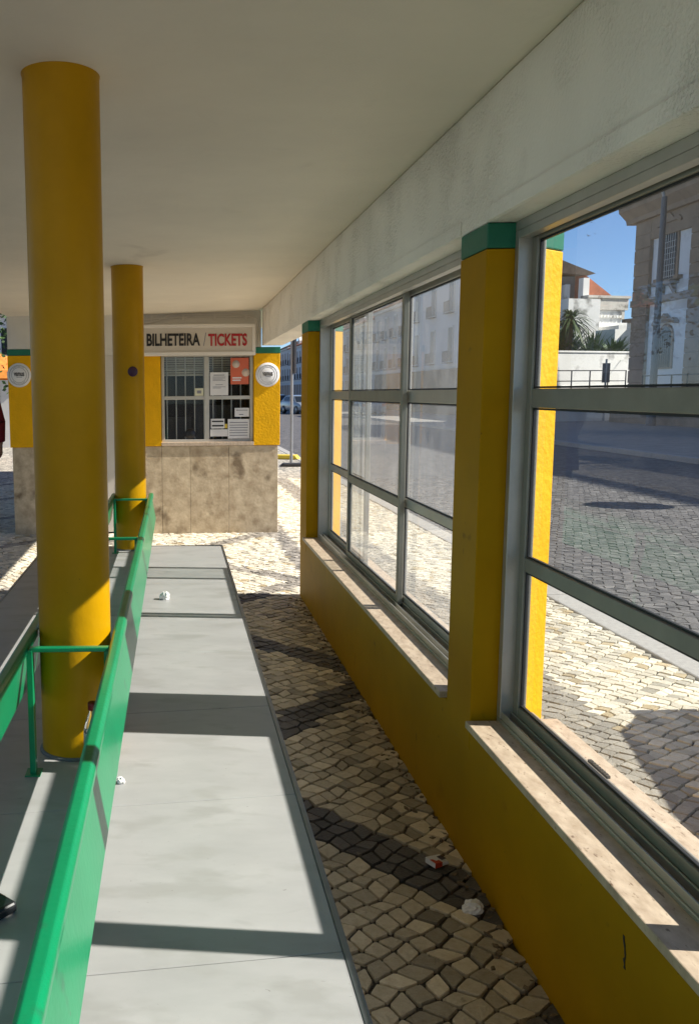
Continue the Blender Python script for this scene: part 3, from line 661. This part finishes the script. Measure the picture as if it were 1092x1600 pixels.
# ------------------------------------------------------------------ far street: townhouses on the same frontage
def townhouse(y0,y1,eave,wallc,roofm,label,nw,floors,x=22.0,shop=(.05,.05,.055)):
    dp=4.2 if y0<90 else 8.0
    o=empty('townhouse',label,'house',(x,(y0+y1)/2,0),'townhouses along the far street'); O=(x,(y0+y1)/2,0)
    wm=M('house_wall',wallc,.85,.07,.6,.1,6)
    def b(mb,n,m,par=o):
        q=mb.build(n,m,None,0,2,O); q.location=(0,0,0); q.parent=par; return q
    b(MB().box(x,x+dp,y0,y1,-.1,eave),'wall',wm)
    b(MB().box(x-.25,x+.2,y0,y1,eave,eave+.3).box(x-.08,x+.2,y0,y1,3.4,3.65),'cornice',WPLA)
    b(MB().prism([(x-.5,eave+.31),(x-.5,eave+.42),(x+dp*.5,eave+.42+dp*.25),(x+dp+.3,eave+.42),(x+dp+.3,eave+.31)],'y',y0,y1),'roof',roofm)
    W=(y1-y0)/nw; fh=(eave-3.6)/floors
    proto=None
    for f in range(floors):
        for i in range(nw):
            yc=y0+W*(i+.5); z=3.9+f*fh; h=fh*.68
            loc=(0,yc-O[1],z)
            if proto is None:
                proto=MB().box(-.06,.02,-.72,.72,-.1,h+.12).build('window',WOODW); proto.parent=o; proto.location=loc
                p=MB().box(-.075,-.055,-.52,-.03,.03,h).box(-.075,-.055,.03,.52,.03,h).build('pane',PANE); p.parent=proto
                g=MB().box(-.45,-.40,-.75,.75,.75,.80)
                for q in range(9): g.box(-.44,-.41,-.74+q*.183,-.71+q*.183,-.05,.75)
                g.box(-.46,-.06,-.8,.8,-.16,-.1)
                g=g.build('balcony',IRON); g.parent=proto
            else:
                c=copy_tree(proto,o); c.location=loc
    for i in range(nw):
        yc=y0+W*(i+.5)
        b(MB().box(x-.05,x+.02,yc-W*.36,yc+W*.36,.05,2.9),'shopfront',M('shop',shop,.4,.3,2))
    return o
spec=[(69.1,84,11.4,(.60,.60,.60),TILED,'tall bluish white townhouse nearest the church, seen through dusty glass',3,2),
 (84.1,99,9.7,(.46,.45,.44),TILE,'grey townhouse under a bright red tiled roof',4,2),
 (99.1,116,9.0,(.52,.50,.46),TILE,'cream townhouse with long red tiled roof',4,2),
 (116.1,133,9.4,(.62,.61,.58),TILED,'white townhouse in the middle of the far street',5,2),
 (133.1,152,9.6,(.56,.57,.58),TILED,'pale grey townhouse seen right of the grey post',5,2),
 (152.1,172,9.3,(.62,.63,.65),TILE,'white townhouse seen left of the grey post',6,2),
 (172.1,195,9.8,(.58,.57,.55),TILED,'last and farthest townhouse of the street',6,2)]
for s in spec: townhouse(*s)
for (yy,e) in ((160,9.3),(141,9.6),(107,9.0),(90,9.7)):
    for k in (0,5.5):
        o=empty('roof_dormer','white gabled dormer on a townhouse roof of the far street','dormer',(22.9,yy+k,e+.6),'white dormers on the far roofs')
        a=MB().prism([(-.9,0),(.9,0),(.9,1.0),(0,1.75),(-.9,1.0)],'x',0,2.2).build('front',WPLA); a.parent=o
        a=MB().box(-.03,.0,-.4,.4,.15,1.0).build('window',PANE); a.parent=o
# closing building at the end of the street
o=empty('end_house','long pale building closing the far end of the street','house',(5,205,0))
a=MB().box(-30,17,0,10,-.1,8.2).build('wall',M('end_wall',(.5,.5,.5),.85,.1,.5)); a.parent=o
a=MB().prism([(-.5,8.2),(5,11),(10.5,8.2)],'x',-30,17).build('roof',TILED); a.parent=o
for i in range(9):
    a=MB().box(-28+i*5,-26.5+i*5,-.06,.02,4.5,6.6).build('window',PANE); a.parent=o

# ------------------------------------------------------------------ cars
def car(x,y,rz,col,label):
    o=empty('parked_car',label,'car',(x,y,-.12),'cars in the street',rz)
    pm=M('car_paint',col,.25,.05,2,coat=.6)
    side=[(-2.05,.32),(2.0,.30),(2.12,.48),(2.10,.66),(1.85,.80),(1.05,.93),(-.2,.98),(-1.85,1.0),(-2.10,.85),(-2.14,.55)]
    a=MB(); n=len(side); V=[]
    for yy,s_ in ((-.84,.93),(-.80,.985),(0,1.0),(.80,.985),(.84,.93)):
        for u,v in side: V.append((u*s_,yy*1.0,v if v<.5 else .5+(v-.5)*(1-.10*(abs(yy)>.82))))
    fs=[(r*n+i,r*n+(i+1)%n,(r+1)*n+(i+1)%n,(r+1)*n+i) for r in range(4) for i in range(n)]+[tuple(range(n))[::-1],tuple(range(4*n,5*n))]
    a.add(V,fs,True); a=a.build('body',pm,None,.03,3); a.parent=o
    cab=[(1.0,.93),(.25,1.40),(-.3,1.47),(-1.35,1.42),(-1.95,1.0)]
    V=[]; n=5
    for yy,zs,xs in ((-.76,0,1),(-.60,1,.97),(.60,1,.97),(.76,0,1)):
        for u,v in cab: V.append((u*xs,yy if v>1.1 else math.copysign(.80,yy) if zs==0 else yy, v if zs else (v if v<1.1 else v-.04)))
    V=[]
    for yy,top in ((-.80,0),(.80,0)):
        for u,v in cab:
            V.append((u, yy if v<1.1 else yy*.78, v))
    a=MB().add(V,[(0,1,2,3,4),(9,8,7,6,5)]+[(i,(i+1)%5,5+(i+1)%5,5+i) for i in range(5)]).build('cabin',pm,None,.05,3); a.parent=o
    gl=M('car_glass',(.015,.018,.02),.08,.1)
    g=MB()
    for sg in (-1,1):
        f=lambda u,z: (u, sg*(.80-(z-.95)/.47*.176+.012) , z)
        g.add([f(.72,1.0),f(.2,1.34),f(-.22,1.38),f(-.22,1.0)],[(0,1,2,3)]); g.add([f(-.30,1.0),f(-.30,1.38),f(-1.25,1.35),f(-1.6,1.02)],[(0,1,2,3)])
    g.add([(.99,-.70,.97),(.99,.70,.97),(.34,.58,1.37),(.34,-.58,1.37)],[(0,1,2,3)]); g.add([(-1.93,-.70,1.05),(-1.93,.70,1.05),(-1.45,.56,1.37),(-1.45,-.56,1.37)],[(0,1,2,3)])
    a=g.build('window',gl); a.parent=o
    for wx in (-1.3,1.3):
        for wy in (-.78,.78):
            w=MB().lathe([(.20,-.10),(.31,-.10),(.325,-.07),(.325,.07),(.31,.10),(.20,.10)],(0,0,0),24,'y').build('wheel',RUBB); w.parent=o; w.location=(wx,wy,.325)
            r_=MB().lathe([(.001,-.09),(.20,-.095),(.205,0),(.20,.095),(.001,.09)],(0,0,0),16,'y').build('rim',STEEL); r_.parent=w
    for sg in (-1,1):
        a=MB().box(1.93,2.10,sg*.62-.17,sg*.62+.17,.58,.70).build('headlight',PAPER,None,.02); a.parent=o
        a=MB().box(-2.15,-2.0,sg*.66-.14,sg*.66+.14,.68,.88).build('tail_light',REDP,None,.02); a.parent=o
    return o
nc=car(3.95,1.98,R(90),(.10,.11,.12),'dark grey car parked at the kerb outside the near window'); nc.scale=(1.04,1,1.2)
car(9.8,70,R(-75),(.20,.23,.26),'grey car in the shaded street right of the grey post')
car(9.6,84,R(90),(.05,.05,.06),'black car in the shaded street behind the grey car')
car(13.4,62,R(90),(.45,.45,.45),'silver car on the far side of the road')

# ------------------------------------------------------------------ left side: tree, parasol, kiosk, person
def leaf_tree(name,label,loc,h,cr,n,seed,mat=LEAF,ls=.16):
    r=random.Random(seed); o=empty(name,label,'tree',loc)
    t=MB().tube((0,0,-.1),(.05,.05,h*.55),.20,.13,10); tips=[]
    for i in range(9):
        az=i*.7+r.uniform(-.3,.3); p=Vector((.05,.05,h*r.uniform(.4,.56))); q=p+Vector((math.cos(az)*cr*.7,math.sin(az)*cr*.7,h*r.uniform(.12,.38)))
        t.tube(p,q,.07,.02,6); tips+= [q, p.lerp(q,.6)]
    a=t.build('trunk',BARK); a.parent=o
    f=MB()
    cl=[tp+Vector((r.gauss(0,.5),r.gauss(0,.5),r.gauss(0,.4))) for tp in tips for _ in range(3)]
    for i in range(n):
        c=r.choice(cl); p=c+Vector((r.gauss(0,cr*.17),r.gauss(0,cr*.17),r.gauss(0,cr*.13)))
        d=Vector((r.gauss(0,1),r.gauss(0,1),r.gauss(-.2,.7))).normalized(); s=d.orthogonal().normalized(); s.rotate(Matrix.Rotation(r.uniform(0,6.28),3,d)); l=ls*r.uniform(.7,1.3)
        f.add([p,p+d*l*.5+s*l*.28,p+d*l,p+d*l*.5-s*l*.28],[(0,1,2,3)])
    a=f.build('crown',mat); a.parent=o
leaf_tree('street_tree','leafy green tree beyond the left end of the ticket booth',(-5.3,19,0),5.6,2.6,16000,5,LEAF,.10)
leaf_tree('street_tree','taller tree standing behind the parasol on the left',(-9.5,33,0),8.5,3.6,12000,6,LEAF,.17)
for i,(tx,ty,hh,lab) in enumerate(((-6.3,-1.5,6.5,'added sky-blocking tree nearest the camera on the left of the shelter'),(-6.6,4.0,6.8,'broad added sky-blocking tree abreast of the nearer yellow column'),(-6.2,9.2,6.2,'added sky-blocking tree abreast of the ticket booth on the left'))):
    leaf_tree('sky_blocker_tree',lab,(tx,ty,0),hh,3.0,7000,20+i,LEAF,.26)  # unseen trees out of frame, added to block sky light from the left
pa=empty('parasol','orange and red parasol open beside the kiosk on the left','parasol',(-4.6,21.5,0))
a=MB().tube((0,0,-.02),(0,0,2.75),.025,.025,10).build('pole',STEEL); a.parent=pa
cp=MB()
for i in range(8):
    t0,t1=2*math.pi*i/8,2*math.pi*(i+1)/8
    p0=(1.5*math.cos(t0),1.5*math.sin(t0)); p1=(1.5*math.cos(t1),1.5*math.sin(t1))
    cp.add([(0,0,2.75),(*p0,2.15),(*p1,2.15),(0,0,2.73),(*p0,2.13),(*p1,2.13),(*p0,1.97),(*p1,1.97)],[(0,1,2),(5,4,3),(1,6,7,2)])
a=cp.build('canopy',M('parasol_cloth',(.60,.10,.02),.8,.15,2,col2=(.75,.35,.05))); a.parent=pa
a=MB().lathe([(.001,.0),(.28,.0),(.28,.07),(.05,.10)],(0,0,-.005),20).build('base',IRON); a.parent=pa
ks=empty('kiosk','small cream kiosk with flat roof behind the parasol','kiosk',(-6.2,27,0))
a=MB().box(-1.5,1.9,0,2.4,-.02,2.3).build('wall',WPLA); a.parent=ks
a=MB().box(-1.8,2.2,-.5,2.7,2.3,2.42).build('roof',IRON); a.parent=ks
a=MB().box(-1.1,.9,-.03,.01,1.0,1.9).build('hatch',PANE); a.parent=ks
h4=empty('townhouse','white house with red roof beyond the trees on the left','house',(-16,52,0))
a=MB().box(-9,9,0,9,-.1,6.2).build('wall',WDIRT); a.parent=h4
a=MB().prism([(-.5,6.2),(4.5,8.8),(9.5,6.2)],'x',-9.4,9.4).build('roof',TILE); a.parent=h4
for i in range(5):
    for z in (1.0,3.9):
        a=MB().box(-7.6+i*3.4,-6.5+i*3.4,-.05,.02,z,z+1.5).build('window',PANE); a.parent=h4

def person(loc,rz):
    o=empty('person','person in a long dark red coat standing left of the ticket booth','person',loc,None,rz)
    J={'pel':(0,0,.98),'sp':(0,-.01,1.22),'ch':(0,-.02,1.43),'nk':(0,-.01,1.60),'hd':(0,.02,1.70),'ht':(0,.01,1.83),
     'sl':(-.19,-.01,1.53),'el':(-.26,0,1.24),'wl':(-.24,.08,1.00),'sr':(.19,-.01,1.53),'er':(.26,0,1.24),'wr':(.24,.08,1.00),
     'hl':(-.10,0,.95),'kl':(-.11,.03,.51),'al':(-.11,0,.09),'tl':(-.12,.14,.04),'hr':(.10,0,.95),'kr':(.11,-.02,.51),'ar':(.11,-.06,.09),'tr':(.12,.08,.04)}
    Rd={'pel':(.16,.12),'sp':(.155,.115),'ch':(.175,.125),'nk':(.058,.058),'hd':(.078,.095),'ht':(.06,.075),'sl':(.072,.07),'el':(.050,.05),'wl':(.032,.03),'sr':(.072,.07),'er':(.05,.05),'wr':(.032,.03),
     'hl':(.095,.1),'kl':(.062,.065),'al':(.042,.045),'tl':(.036,.03),'hr':(.095,.1),'kr':(.062,.065),'ar':(.042,.045),'tr':(.036,.03)}
    E=[('pel','sp'),('sp','ch'),('ch','nk'),('nk','hd'),('hd','ht'),('ch','sl'),('sl','el'),('el','wl'),('ch','sr'),('sr','er'),('er','wr'),('pel','hl'),('hl','kl'),('kl','al'),('al','tl'),('pel','hr'),('hr','kr'),('kr','ar'),('ar','tr')]
    # hands: palm and five fingers each
    for s,w in ((-1,'wl'),(1,'wr')):
        b=Vector(J[w]); k='p'+w; J[k]=tuple(b+Vector((0,.02,-.085))); Rd[k]=(.018,.036); E.append((w,k))
        for i in range(4):
            k1,k2=f'{k}f{i}a',f'{k}f{i}b'; l=(.07,.08,.075,.06)[i]
            J[k1]=tuple(b+Vector((0,-.012+.02*i,-.10-l*.55))); J[k2]=tuple(b+Vector((-s*.015,-.012+.02*i,-.10-l)))
            Rd[k1]=(.0095,.0095); Rd[k2]=(.008,.008); E+= [(k,k1),(k1,k2)]
        k1,k2=k+'ta',k+'tb'; J[k1]=tuple(b+Vector((-s*.01,.055,-.06))); J[k2]=tuple(b+Vector((-s*.02,.07,-.10))); Rd[k1]=(.011,.011); Rd[k2]=(.009,.009); E+=[(w,k1),(k1,k2)]
    ks_=list(J); me=bpy.data.meshes.new('body'); me.from_pydata([J[k] for k in ks_],[(ks_.index(a),ks_.index(b)) for a,b in E],[])
    b=bpy.data.objects.new('body',me); C.objects.link(b); b.parent=o
    md=b.modifiers.new('skin','SKIN'); 
    for i,k in enumerate(ks_):
        v=me.skin_vertices[0].data[i]; v.radius=Rd[k]; v.use_root=(k=='pel')
    b.modifiers.new('sub','SUBSURF').levels=1; b.modifiers['sub'].render_levels=2
    me.materials.append(M('skin',(.45,.26,.18),.55,.06))
    # coat: lofted shell with sleeves
    coat=MB(); n=20
    secs=[(.62,.245,.17),(.9,.225,.16),(1.1,.205,.15),(1.3,.215,.15),(1.45,.225,.145),(1.55,.17,.12),(1.615,.085,.085)]
    V=[]
    for z,a,d in secs:
        for i in range(n):
            t=2*math.pi*i/n; rp=1+.04*math.sin(5*t+z*4)*(1.4-z>0)
            V.append((a*math.cos(t)*rp,d*math.sin(t)*rp-.01,z))
    coat.add(V,[(r*n+i,r*n+(i+1)%n,(r+1)*n+(i+1)%n,(r+1)*n+i) for r in range(len(secs)-1) for i in range(n)],True)
    for s in (-1,1):
        coat.tube((s*.18,-.01,1.54),(s*.27,0,1.24),.092,.074,14).tube((s*.27,0,1.25),(s*.25,.08,1.02),.074,.052,14)
    a=coat.build('coat',M('coat_red',(.20,.012,.025),.85,.2,6,.2,60)); a.parent=o
    tr=MB()
    for s,kx,ky,ax_,ay in ((-1,-.11,.03,-.11,0),(1,.11,-.02,.11,-.06)):
        tr.tube((s*.10,0,.95),(kx,ky,.5),.115,.085,14).tube((kx,ky,.51),(ax_,ay,.08),.085,.062,14)
    a=tr.build('trousers',M('trousers',(.02,.022,.03),.85,.2)); a.parent=o
    sh=MB()
    for x,y in ((-.115,.05),(.115,-.01)): sh.box(x-.05,x+.05,y-.12,y+.16,-.0,.085)
    a=sh.build('shoe',BLK,None,.03,3); a.parent=o
    hr=MB().lathe([(.001,.105),(.05,.098),(.085,.06),(.098,0),(.094,-.05),(.085,-.09)],(0,-.012,1.765),20).build('hair',M('hair',(.03,.02,.015),.6,.3)); a=hr; a.parent=o
    fc=MB()
    for s in (-1,1): fc.lathe([(.0005,.008),(.009,.006),(.011,0)],(s*.033,.098,1.735),10,'y')
    fc.prism([(-.012,1.69),(.012,1.69),(.004,1.735),(-.004,1.735)],'y',.09,.128).box(-.025,.025,.09,.104,1.652,1.660)
    a=fc.build('face',M('face_detail',(.22,.10,.07),.5,.1),None,.003); a.parent=o
    return o
pe=person((-2.36,10.6,0),R(-12)); pe.scale=(1.02,1.02,1.03)

# birds
for i,(x,y,z,rz) in enumerate(((28.2,62,11.9,.3),(27.7,60,11.7,1.2),(30.5,61,13.2,2.2),(27.9,61,12.6,.8))):
    b=MB().tube((-.16,0,0),(.16,0,0),.05,.03,8).add([(.06,0,.02),(-.06,0,.02),(-.12,.32,.14),(-.02,.30,.15),(-.10,.55,.05)],[(0,1,2,3),(3,2,4)]).add([(.06,0,.02),(-.06,0,.02),(-.12,-.32,.14),(-.02,-.30,.15),(-.10,-.55,.05)],[(3,2,1,0),(4,2,3)]).add([(-.14,-.01,0),(-.30,-.06,0),(-.30,.06,0),(-.14,.01,0)],[(0,1,2,3)])
    o=b.build('bird',IRON); o.location=(x,y,z); o.rotation_euler=(.3,0,rz); o.scale=(.5,.5,.5); tag(o,'small dark bird flying in the blue sky left of the church','bird','birds flying over the white houses')

# ------------------------------------------------------------------ light, sky, camera
sc=bpy.context.scene
sd=Vector((-1,.108,-.775)).normalized()
L=bpy.data.lights.new('sun','SUN'); L.energy=5.0; L.angle=R(.5); L.color=(1,.945,.86)
so=bpy.data.objects.new('sun',L); C.objects.link(so); so.rotation_euler=sd.to_track_quat('-Z','Y').to_euler()
w=bpy.data.worlds.new('World'); sc.world=w; w.use_nodes=True; nt=w.node_tree
sky=nt.nodes.new('ShaderNodeTexSky'); sky.sky_type='NISHITA'; sky.sun_disc=False
sky.sun_elevation=math.atan2(.775,1.0058); sky.sun_rotation=R(96.2); sky.air_density=.65; sky.dust_density=.0; sky.ozone_density=5.5
nt.links.new(sky.outputs['Color'],nt.nodes['Background'].inputs['Color']); nt.nodes['Background'].inputs['Strength'].default_value=.08

f,ppx,ppy,hor,roll=1380.,275.5,800.,614.,-.0127*.8
pt=math.atan((ppy-hor)/f)
fw=Vector((0,math.cos(pt),-math.sin(pt))); rt=Vector((1,0,0)); up=Vector((0,math.sin(pt),math.cos(pt)))
c_,s_=math.cos(roll),math.sin(roll); rt,up=c_*rt+s_*up,-s_*rt+c_*up
cam=bpy.data.cameras.new('camera'); co=bpy.data.objects.new('camera',cam); C.objects.link(co)
co.matrix_world=Matrix(((rt.x,up.x,-fw.x,0),(rt.y,up.y,-fw.y,0),(rt.z,up.z,-fw.z,1.6),(0,0,0,1)))
cam.sensor_fit='VERTICAL'; cam.sensor_height=36; cam.sensor_width=36; cam.lens=f/1600*36
cam.shift_x=(546-ppx)/1600; cam.shift_y=(ppy-800)/1600; cam.clip_start=.05; cam.clip_end=2000
sc.camera=co
sc.view_settings.view_transform='Standard'; sc.view_settings.look='None'; sc.view_settings.exposure=.95; sc.view_settings.gamma=1
sc.cycles.max_bounces=10; sc.cycles.diffuse_bounces=6; sc.cycles.transparent_max_bounces=24
sc.cycles.use_denoising=True; sc.cycles.sample_clamp_indirect=8
